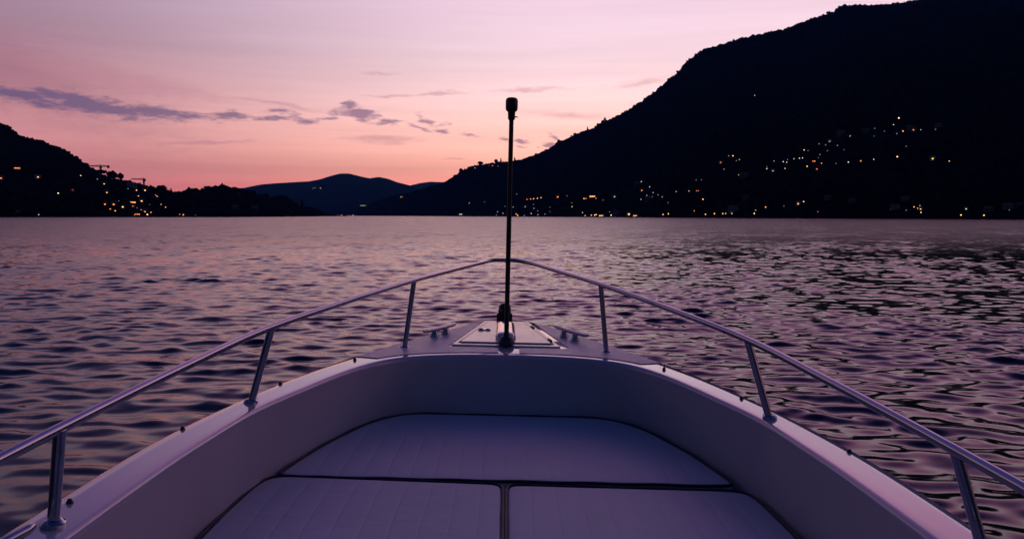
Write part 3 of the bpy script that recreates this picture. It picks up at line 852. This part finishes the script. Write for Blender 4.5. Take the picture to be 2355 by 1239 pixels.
def house(p, hill, kind, col, size, label, group):
    k = p.y / F
    ang = -math.atan2(p.x, p.y)
    back = (CAMPOS - p); back.z = 0; back.normalize()
    w = {'H': 11, 'D': 17, 'T': 13}[kind] * size ** 0.5 * k * random.uniform(0.9, 1.15)
    h = {'H': 8, 'D': 9, 'T': 5.5}[kind] * size ** 0.5 * k * random.uniform(0.9, 1.1)
    dep = w * 0.7
    c = p + back * (dep * 0.35 + 1)
    c.z = (CAMPOS + (p - CAMPOS) * (c.y / p.y)).z - h * 0.45
    g = min(hill.ground(c + back * dep * 0.5), hill.ground(c)) - 0.5
    name = 'lit_terrace' if kind == 'T' else 'house'
    root = tag(empty(name, (c.x, c.y, c.z)), label, 'terrace' if kind == 'T' else 'house', group)
    root.rotation_euler = (0, 0, ang)
    base = min(-0.5, g - c.z)
    wallm = M['plaster_pale'] if (kind == 'D' and size > 1.2) or kind == 'H' and col == 'a' and size > 1.05 else M['plaster']
    MB().box((0, 0, (h + base) / 2), (w, dep, h - base)).build('wall', wallm, root, smooth=False)
    e = 0.06 * w
    rh = 0.28 * h if kind != 'T' else 0.12 * h
    x, y = w / 2 + e, dep / 2 + e
    obj('roof', [(-x, -y, h), (x, -y, h), (x, y, h), (-x, y, h), (-x * .55, 0, h + rh), (x * .55, 0, h + rh)],
        [(0, 1, 5, 4), (1, 2, 5), (2, 3, 4, 5), (3, 0, 4), (3, 2, 1, 0)], M['tiles'], root, smooth=False)

    def win(cx, cz, ww, wh, m):
        MB().box((cx, -dep / 2 - 0.03, cz), (ww, 0.16, wh)).build('window', m, root, smooth=False)
    if kind == 'H':
        s = 2.3 * size * k
        win(0, h * 0.45, s, s * 0.9, M[CMAT[col]])
        win(-w * .36, h * .55, w * .1, h * .2, M['darkglass']); win(w * .36, h * .55, w * .1, h * .2, M['darkglass'])
    elif kind == 'T':
        n = 3
        for i in range(n):
            win((i - 1) * w * .3, h * .42, w * .22, h * .38, M[CMAT[col]])
    else:
        for i in range(3):
            for j in (0.3, 0.68):
                win((i - 1) * w * .3, h * j, w * .1, h * .16, M['darkglass'])


LIT = []
for where, hill, zf, rows in CL:
    pts = []
    for kind, zx, zy, col, size in rows:
        px, py = zf(zx, zy)
        py = min(py, 493.5 + px * 0.0017)
        pts.append((px, py, kind, col, size))
    pts.sort()
    cnt = {}
    tot = {}
    for q in pts:
        kk = 'L' if q[2] == 'L' else ('T' if q[2] == 'T' else 'H'); tot[kk] = tot.get(kk, 0) + 1
    for px, py, kind, col, size in pts:
        p = hill.hit(px, py)
        tries = 0
        while p is None and tries < 12:
            py += 1.0; p = hill.hit(px, py); tries += 1
        if p is None: continue
        kk = 'L' if kind == 'L' else ('T' if kind == 'T' else 'H')
        i = cnt.get(kk, 0); cnt[kk] = i + 1
        cn = CNAME[col]
        pos = (ORD[i] if i else 'leftmost ')
        end = ' from left' if i else ''
        LIT.append((px, py, 3 + 2.5 * size))
        if kind == 'L':
            b = 'bright ' if size > 1.05 else ''
            desc = f'{b}{cn} lamp {where}' if tot[kk] == 1 else f'{b}{cn} lamp, {pos}lamp{end} {where}'
            lamp(p, hill, col, size, desc, 'lamps ' + where)
        else:
            what = {'H': f'house with {cn} window', 'D': 'dim unlit house', 'T': f'low {cn} lit building'}[kind]
            noun = 'house' if kk == 'H' else 'one'
            desc = f'{what} {where}' if tot[kk] == 1 else f'{what}, {pos}{noun}{end} {where}'
            if kind != 'H': LIT[-1] = (px, py, 8 * size + 3)
            house(p, hill, kind, col, size, desc, ('houses ' if kk == 'H' else 'lit buildings ') + where)

# ------------------------------------------------------------------ woods, kept clear of the lit places
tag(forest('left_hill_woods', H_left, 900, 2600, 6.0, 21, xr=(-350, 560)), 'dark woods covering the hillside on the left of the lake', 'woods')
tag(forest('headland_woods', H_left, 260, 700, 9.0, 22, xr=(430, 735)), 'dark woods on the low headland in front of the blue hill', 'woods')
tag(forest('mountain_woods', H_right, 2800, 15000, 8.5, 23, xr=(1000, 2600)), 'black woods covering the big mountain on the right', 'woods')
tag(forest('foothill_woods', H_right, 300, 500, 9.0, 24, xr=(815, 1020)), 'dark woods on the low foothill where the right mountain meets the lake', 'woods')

# ------------------------------------------------------------------ the boat
DECK = 1.0
BOAT_M = Matrix.Translation((0, 0, DECK)) @ Matrix.Rotation(R(0.40), 4, 'Z') @ Matrix.Rotation(R(1.25), 4, 'Y')
boat = tag(empty('motorboat'), 'white motorboat bow with curved steel bow rail, pointing out over the lake', 'boat')
boat.matrix_world = BOAT_M

XO = 0.012
PAIRS = [  # outer w, y ; inner w, y
    (0.99, -2.2, 0.87, -2.2), (1.03, -1.0, 0.90, -1.0), (1.055, 0.0, 0.92, 0.0), (1.06, 1.0, 0.925, 1.0), (1.06, 1.6, 0.925, 1.6), (1.055, 2.05, 0.918, 2.03), (1.03, 2.36, 0.902, 2.31),
    (0.975, 2.71, 0.868, 2.65), (0.915, 3.0, 0.788, 2.99), (0.835, 3.32, 0.697, 3.29), (0.735, 3.62, 0.60, 3.50), (0.645, 3.86, 0.505, 3.615), (0.525, 4.16, 0.375, 3.688), (0.375, 4.49, 0.235, 3.724),
    (0.235, 4.80, 0.12, 3.736), (0.11, 5.0, 0.05, 3.74), (0.0, 5.07, 0.0, 3.741)]
half = crom(PAIRS, 6)
full = np.vstack([half, (half * np.array([-1, 1, -1, 1]))[::-1][1:]])       # starboard aft -> bow -> port aft
OUT = full[:, 0:2] + [XO, 0]
INN = full[:, 2:4] + [XO, 0]
NS = len(full)


def unitn(P):
    T = np.gradient(P, axis=0)
    T /= np.maximum(np.linalg.norm(T, axis=1)[:, None], 1e-9)
    return np.stack([T[:, 1], -T[:, 0]], -1)       # points outboard


NO, NI = unitn(OUT), unitn(INN)


def loft(name, rows, mat, parent=boat, flip=False, auto=None):
    """rows: list of (NS,3) arrays"""
    V = np.vstack(rows)
    Q = []
    for r in range(len(rows) - 1):
        for i in range(NS - 1):
            q = (r * NS + i, r * NS + i + 1, (r + 1) * NS + i + 1, (r + 1) * NS + i)
            Q.append(q[::-1] if flip else q)
    return obj(name, [tuple(v) for v in V.tolist()], Q, mat, parent, True, auto)


def row(P, z): return np.column_stack([P, np.full(len(P), z) if np.isscalar(z) else z])


def keel(frac):
    """outline shrunk in beam and drawn back at the bow"""
    P = OUT.copy()
    P[:, 0] = XO + (P[:, 0] - XO) * (1 - 0.30 * frac)
    bow = np.clip((P[:, 1] - 2.2) / 2.9, 0, 1)
    P[:, 1] = P[:, 1] - 0.95 * frac * bow ** 1.5
    return P


# deck from rub rail to inner rim with rounded edges; 12 mm camber
FALL = 0.006 * np.clip((3.5 - INN[:, 1]) / 0.5, 0, 1)
deck_rows = [row(OUT, -0.05), row(OUT, -0.016), row(OUT - NO * 0.005, -0.005), row(OUT - NO * 0.014, 0.0)]
for t in (0.25, 0.5, 0.75):
    A0, B0 = OUT - NO * 0.014, INN + NI * 0.018
    deck_rows.append(row(A0 * (1 - t) + B0 * t, -FALL * t))
RIM = 0.018
for a in np.linspace(0, math.pi / 2, 6):
    deck_rows.append(row(INN + NI * (RIM * (1 - math.sin(a))), -FALL - RIM * (1 - math.cos(a))))
loft('deck', deck_rows, M['gelcoat'], flip=True)
hull_rows = [row(keel(0) - NO * 0.004, -0.05), row(keel(0.2), -0.3), row(keel(0.45), -0.65), row(keel(0.75), -0.95)]
P = keel(1.0); P[:, 0] = XO + (P[:, 0] - XO) * 0.03; hull_rows.append(row(P, -1.28))
loft('hull', hull_rows, M['gelcoat'])
# transom
tv = [tuple(r[0]) for r in hull_rows] + [tuple(r[-1]) for r in hull_rows][::-1]
obj('transom', tv, [tuple(range(len(tv)))], M['gelcoat'], boat, False)
mb = MB(); mb.tube([(OUT[i, 0], OUT[i, 1], -0.045) for i in range(NS)], 0.016, 8); mb.build('rub_rail', M['grey_plastic'], boat)

# liner wall: leans in towards the cushions, with a soft fillet at its foot
lean = 0.012 + 0.100 * np.clip(1 - ((INN[:, 0] - XO) / 0.52) ** 2, 0, 1) * (INN[:, 1] > 3)


def wallrow(d, z):
    return row(INN - NI * (lean * d)[:, None], z)


rows = [row(INN, -FALL - RIM), wallrow(0.05, -0.045), wallrow(0.3, -0.11), wallrow(0.62, -0.19), wallrow(0.88, -0.24), wallrow(0.96, -0.255), wallrow(1.05, -0.268), wallrow(1.2, -0.30), wallrow(1.3, -0.347)]
loft('inner_liner', rows, M['liner'], flip=True)
# bench that carries the cushions and the cockpit sole behind it
foot = rows[-1]
idx = [i for i in range(NS) if foot[i, 1] > 1.15]
bv = [(foot[i, 0], foot[i, 1], -0.347) for i in idx]
MB().add(bv, [tuple(range(len(bv)))[::-1]]).add([(bv[0][0], bv[0][1], -0.347), (bv[-1][0], bv[-1][1], -0.347), (bv[-1][0], bv[-1][1], -0.78), (bv[0][0], bv[0][1], -0.78)], [(0, 1, 2, 3)]).build('bench_base', M['liner'], boat, smooth=False)
MB().box((XO, -0.5, -0.80), (1.72, 3.5, 0.04)).build('cockpit_sole', M['nonskid'], boat, smooth=False)
for s in (1, -1):
    MB().box((XO + s * 0.845, -0.53, -0.56), (0.02, 3.34, 0.46)).build('cockpit_side', M['liner'], boat, smooth=False)

# textured walking panels on the foredeck, one each side
inner_edge = [(INN[i] + NI[i] * 0.055) for i in range(NS)]
outer_edge = [(OUT[i] - NO[i] * 0.022) for i in range(NS)]
for sgn in (1, -1):
    pin = [p for p in inner_edge if (p[0] - XO) * sgn > 0.058 and p[1] > 3.57]
    pout = [p for p in outer_edge if (p[0] - XO) * sgn > 0.20 and p[1] > 3.60 and p[1] < 4.84]
    pin.sort(key=lambda p: abs(p[0])); pout.sort(key=lambda p: -p[1])
    fw_ = [(XO + sgn * 0.052, 3.80), (XO + sgn * 0.052, 3.925), (XO + sgn * 0.07, 3.94), (XO + sgn * 0.30, 3.945), (XO + sgn * 0.315, 3.96), (XO + sgn * 0.165, 4.86)]
    outl = fw_ + [tuple(p) for p in pout] + [tuple(p) for p in pin[::-1]]
    if sgn > 0: outl = outl[::-1]
    # make sure it is counter-clockwise
    ar = sum(outl[i - 1][0] * outl[i][1] - outl[i][0] * outl[i - 1][1] for i in range(len(outl)))
    if ar < 0: outl = outl[::-1]
    MB().prism(outl, 0.0005, 0.004, 0.0).build('nonskid_panel', M['nonskid'], boat, smooth=False)


def ccw(o):
    ar = sum(o[i - 1][0] * o[i][1] - o[i][0] * o[i - 1][1] for i in range(len(o)))
    return o if ar > 0 else o[::-1]


def rounded(o, r, n=5):
    out = []
    N = len(o)
    for i in range(N):
        a, b, c = (Vector(o[i - 1]), Vector(o[i]), Vector(o[(i + 1) % N]))
        p, q = b + (a - b).normalized() * r, b + (c - b).normalized() * r
        for k in range(n + 1):
            t = k / n
            out.append(tuple(p * (1 - t) ** 2 + b * 2 * t * (1 - t) + q * t * t))
    return out


# anchor locker hatch
hatch = MB().prism(rounded(ccw([(-0.292, 3.965), (0.285, 3.965), (0.142, 4.89), (-0.142, 4.89)]), 0.03), 0.0, 0.010, 0.006).build('anchor_hatch', M['satin'], boat, smooth=False)
seam = rounded(ccw([(-0.258, 4.02), (0.252, 4.02), (0.112, 4.86), (-0.116, 4.86)]), 0.02)
MB().prism(seam, 0.0095, 0.0115, 0).build('seam', M['rubber'], hatch, smooth=False)
lid = rounded(ccw([(-0.246, 4.031), (0.240, 4.031), (0.106, 4.85), (-0.110, 4.85)]), 0.018)
MB().prism(lid, 0.0098, 0.0165, 0.003).build('lid', M['satin'], hatch, smooth=False)
lt = MB().prism(rounded(ccw([(-0.166, 4.435), (-0.092, 4.435), (-0.092, 4.475), (-0.166, 4.475)]), 0.012), 0.016, 0.022, 0.002)
lt.box((-0.149, 4.455, 0.025), (0.024, 0.026, 0.008)); lt.box((-0.108, 4.455, 0.024), (0.020, 0.022, 0.006))
lt.build('latch', M['steel'], hatch)
for t in (0.12, 0.68):
    hx, hy = 0.248 + (0.110 - 0.248) * t, 4.02 + 0.84 * t
    MB().tube([(hx + .006, hy - 0.03, 0.017), (hx - .004, hy + 0.03, 0.017)], 0.008, 8).build('hinge', M['rubber'], hatch)

# moulded spine between the lids
V, Q = [], []
ny, na = 22, 17
for j in range(ny):
    t = j / (ny - 1)
    y = 4.06 + 0.56 * t
    k = min(1, (t / 0.16)) if t < 0.16 else 1
    k = math.sin(k * math.pi / 2) ** 0.8 if k > 0 else 0.0
    k *= 1 if t < .93 else (1 - ((t - .93) / .07) ** 2 * .5)
    wv, hv = 0.056 * (0.35 + .65 * k), 0.040 * k + 0.002
    for i in range(na):
        a = math.pi * i / (na - 1)
        ca, sa = math.cos(a), math.sin(a)
        V.append((-0.006 + wv * math.copysign(abs(ca) ** 0.7, ca), y, 0.012 + hv * sa ** 0.55))
for j in range(ny - 1):
    for i in range(na - 1):
        Q.append((j * na + i, j * na + i + 1, (j + 1) * na + i + 1, (j + 1) * na + i))
Q.append(tuple(range(na))[::-1]); Q.append(tuple((ny - 1) * na + i for i in range(na)))
obj('deck_spine', V, [q[::-1] for q in Q], M['gelcoat'], boat, True, 60)

# bow roller with its guard
roller = MB()
roller.box((-0.014, 4.95, 0.020), (0.100, 0.10, 0.072)).build('bow_roller', M['black'], boat, smooth=False)
roller = boat.children[-1] if False else [c for c in boat.children if c.name.startswith('bow_roller')][0]
g = MB()
prof = [(-0.040, 0.05)] + [(-0.040 * math.cos(a), 0.075 + 0.045 * math.sin(a)) for a in np.linspace(0, math.pi, 11)] + [(0.040, 0.05)]
n = len(prof)
g.add([(x - 0.014, 4.925, z) for x, z in prof] + [(x - 0.014, 5.02, z) for x, z in prof],
      [(i, i + 1, n + i + 1, n + i) for i in range(n - 1)] + [tuple(range(n))[::-1], tuple(range(n, 2 * n))])
g.build('guard', M['grey_plastic'], roller, auto=50)
MB().tube([(-0.046, 4.915, 0.083), (-0.030, 4.912, 0.066)], 0.006, 8).tube([(-0.046, 4.915, 0.083), (-0.040, 4.914, 0.088)], 0.009, 8).build('pin', M['steel'], roller)

# light pole in its socket
pole = MB().lathe([(0.0125, 0.03), (0.0125, 0.6), (0.0115, 1.185)], (-0.002, 3.985, 0), 16).build('light_pole', M['black'], boat)
MB().lathe([(0.018, 0.0), (0.034, 0.004), (0.040, 0.014), (0.040, 0.026), (0.036, 0.040), (0.028, 0.052), (0.016, 0.058), (0.014, 0.075)], (-0.002, 3.985, 0), 24).build('socket', M['grey_plastic'], pole)
MB().lathe([(0.0135, 1.165), (0.018, 1.172), (0.019, 1.205), (0.021, 1.214)], (-0.002, 3.985, 0), 20).tube([(0.01, 3.985, 1.183), (0.03, 3.985, 1.181)], 0.003, 6).build('collar', M['black'], pole)
MB().lathe([(0.018, 1.206), (0.027, 1.212), (0.031, 1.222), (0.0315, 1.262), (0.028, 1.273), (0.020, 1.278)], (-0.002, 3.985, 0), 24).build('lamp_head', M['black'], pole)

# bow rail
RP = [(0.985, 0.10, 0.03), (1.0, 0.22, 0.11), (0.995, 0.55, 0.15), (0.985, 1.0, 0.175), (0.955, 1.617, 0.206), (0.905, 2.15, 0.238), (0.832, 2.68, 0.271), (0.66, 3.31, 0.309), (0.472, 3.89, 0.345),
      (0.30, 4.41, 0.368), (0.165, 4.81, 0.384)]
right = [(x, y, z) for x, y, z in RP]
left = [(-x, y, z) for x, y, z in RP[::-1]]
rail_pts = [(p[0] - (0.004 if p[0] > 0 else -0.004), p[1], p[2]) for p in right] + [(0.07, 4.945, 0.392), (0.025, 4.965, 0.394), (-0.09, 4.955, 0.393), (-0.135, 4.90, 0.388)] + [(p[0], p[1], p[2]) for p in left]
rp = crom([(x + 0.0, y, z) for x, y, z in rail_pts], 7)
rail = MB().tube([tuple(p) for p in rp], 0.0125, 14).build('bow_rail', M['steel'], boat)
MB().tube([(-0.02, 4.962, 0.3935), (0.014, 4.966, 0.394)], 0.0140, 14).build('coupling', M['steel'], rail)
POSTS = [((-0.519, 3.894), (-0.474, 3.89, 0.345)), ((-0.909, 2.716), (-0.828, 2.69, 0.270)), ((-0.97, 1.619), (-0.951, 1.617, 0.206)),
         ((0.508, 3.885), (0.468, 3.885, 0.345)), ((0.920, 2.652), (0.832, 2.66, 0.270)), ((1.02, 1.60), (0.955, 1.617, 0.206))]
for (bx, by), top in POSTS:
    mb = MB()
    mb.tube([(bx, by, -0.01), top], 0.0128, 14)
    mb.build('stanchion', M['steel'], rail)
    st = COL.objects[-1]
    fl = MB().lathe([(0.025, -0.005), (0.025, 0.003), (0.020, 0.008), (0.0155, 0.011)], (bx, by, 0), 20)
    for a in (0.6, 2.7, 4.8):
        fl.lathe([(0.004, 0.004), (0.004, 0.0075), (0.002, 0.009)], (bx + 0.0205 * math.cos(a), by + 0.0205 * math.sin(a), 0), 8)
    fl.build('base_flange', M['steel'], rail)


# cleats
def cleat(pa, pb, f1, f2, z):
    c = MB()
    a, b = Vector((*pa, z)), Vector((*pb, z))
    pts = [a, a.lerp(b, .04), a.lerp(b, .12), a.lerp(b, .5), a.lerp(b, .88), a.lerp(b, .96), b]
    for i, dz in enumerate((0.004, 0.003, 0.001, -0.001, 0.001, 0.003, 0.004)): pts[i] = pts[i] + Vector((0, 0, dz))
    root = c.tube(pts, [.0055, .009, .011, .0115, .011, .009, .0055], 12).build('cleat', M['steel'], boat)
    for f_ in (f1, f2):
        MB().lathe([(0.026, 0.002), (0.025, 0.008), (0.019, 0.022), (0.014, z - 0.004)], (*f_, 0), 18).build('foot', M['steel'], root)


cleat((-0.447, 4.122), (-0.296, 4.446), (-0.399, 4.245), (-0.345, 4.345), 0.046)
cleat((0.437, 4.099), (0.272, 4.463), (0.378, 4.212), (0.325, 4.328), 0.046)
cleat((-0.985, 1.38), (-0.955, 1.53), (-0.977, 1.43), (-0.964, 1.48), 0.030)
cleat((0.995, 1.30), (0.985, 1.46), (0.992, 1.355), (0.987, 1.405), 0.040)

for x, y in ((-0.699, 3.529), (-0.890, 3.01), (-1.000, 2.354), (-1.004, 1.743), (0.715, 3.463), (0.905, 2.929), (1.026, 2.262)):
    z0 = 0.004 if y > 3.2 else 0.0
    MB().lathe([(0.0078, z0 - .004), (0.0078, z0 + 0.002), (0.0052, z0 + 0.005), (0.0052, z0 + 0.0075), (0.0025, z0 + 0.009)], (x, y, 0), 14).build('snap_fastener', M['grey_plastic'], boat)
MB().lathe([(0.006, 0.0), (0.006, 0.003), (0.003, 0.004)], (0.0, 3.80, 0), 12).build('screw_head', M['steel'], boat)


# ------------------------------------------------------------------ cushions
def cushion(outline, label, ztop=-0.262, thick=0.085):
    o = ccw(outline)
    P = np.array(o)
    c = P.mean(0)
    rings = [(1.0, 0.012, -thick), (1.0, 0.0, -thick + 0.01), (1.0, -0.004, -0.045), (1.0, 0.0, -0.010), (1.0, 0.004, -0.003), (1.0, 0.012, 0.002)]
    n = len(P)
    T = np.roll(P, -1, 0) - np.roll(P, 1, 0)
    T /= np.linalg.norm(T, axis=1)[:, None]
    N = np.stack([-T[:, 1], T[:, 0]], -1)
    V, Q = [], []
    for s_, ins, z in rings:
        for p in P + N * ins: V.append((p[0], p[1], ztop + z))
    A_, B_ = P, np.roll(P, -1, 0)
    fs = (0.985, 0.965, 0.94, 0.91, 0.87, 0.81, 0.72, 0.6, 0.45, 0.3, 0.15)
    for f_ in fs:
        for p in P + N * 0.012:
            q = c + (p - c) * f_
            tt_ = np.clip(((q - A_) * (B_ - A_)).sum(1) / np.maximum(((B_ - A_) ** 2).sum(1), 1e-12), 0, 1)
            dd = np.linalg.norm(A_ + (B_ - A_) * tt_[:, None] - q, axis=1).min()
            V.append((q[0], q[1], ztop + 0.002 + 0.004 * (1 - math.exp(-max(0, dd - 0.012) / 0.03))))
    nr = len(rings) + len(fs)
    for r in range(nr - 1):
        for i in range(n):
            j = (i + 1) % n
            Q.append((r * n + i, r * n + j, (r + 1) * n + j, (r + 1) * n + i))
    V.append((c[0], c[1], ztop + 0.006))
    for i in range(n): Q.append(((nr - 1) * n + i, (nr - 1) * n + (i + 1) % n, len(V) - 1))
    Q.append(tuple(range(n))[::-1])
    ob = obj('cushion', V, Q, M['cushion'])
    ob.matrix_world = BOAT_M
    tag(ob, label, 'cushion', 'white cushions on the bow bench')
    wob = [(p[0], p[1], ztop + 0.001 + 0.0012 * math.sin(i * 0.9)) for i, p in enumerate(P)]
    MB().tube(wob, 0.0058, 8, closed=True).build('piping', M['navy'], ob)
    return ob


def smooth_outline(pts, step=0.035, it=3):
    """even spacing, then corners cut so that the outline never folds"""
    out = []
    for i in range(len(pts)):
        a, b = np.array(pts[i]), np.array(pts[(i + 1) % len(pts)])
        k = max(1, int(round(np.linalg.norm(b - a) / step)))
        for q in range(k): out.append(a + (b - a) * q / k)
    P = np.array(out)
    for _ in range(it):
        P = 0.25 * np.roll(P, 1, 0) + 0.5 * P + 0.25 * np.roll(P, -1, 0)
    return [tuple(p) for p in P]


arc = crom([(0.838, 2.685), (0.808, 2.80), (0.758, 3.03), (0.708, 3.18), (0.648, 3.35), (0.59, 3.455), (0.535, 3.525), (0.475, 3.572), (0.40, 3.592)], 2)
front = [tuple(p) for p in arc] + [(-p[0] * 0.985, p[1] + 0.01) for p in arc[::-1]]
cushion(smooth_outline(front), 'wide white bow cushion with rounded front corners, ahead of the other two')
cushion(smooth_outline([(-0.0052, 2.660), (-0.80, 2.700), (-0.838, 2.685), (-0.858, 2.60), (-0.874, 2.35), (-0.880, 1.25), (-0.0052, 1.25)], it=2), 'white rear cushion with dark piping, left of the centre gap')
cushion(smooth_outline([(0.0052, 2.656), (0.80, 2.640), (0.843, 2.628), (0.862, 2.57), (0.878, 2.30), (0.882, 1.25), (0.0052, 1.25)], it=2), 'white rear cushion with dark piping, right of the centre gap')

# ------------------------------------------------------------------ evening haze
HAZE = 5e-5
if HAZE:
    hz = MB().box((0, 5250, 399), (26000, 16500, 803)).build('haze', None, smooth=False)
    m = bpy.data.materials.new('evening_haze'); m.use_nodes = True
    t = m.node_tree; t.nodes.remove(t.nodes['Principled BSDF'])
    v = t.nodes.new('ShaderNodeVolumePrincipled')
    v.inputs['Color'].default_value = (0.10, 0.40, 0.95, 1); v.inputs['Density'].default_value = HAZE
    t.links.new(v.outputs[0], t.nodes['Material Output'].inputs['Volume'])
    hz.data.materials.append(m)
    tag(hz, 'thin blue evening haze over the lake', 'haze', kind='stuff')

cy = SC.cycles
cy.max_bounces = 6
cy.volume_bounces = 0
cy.use_denoising = True
cy.caustics_reflective = False
cy.caustics_refractive = False
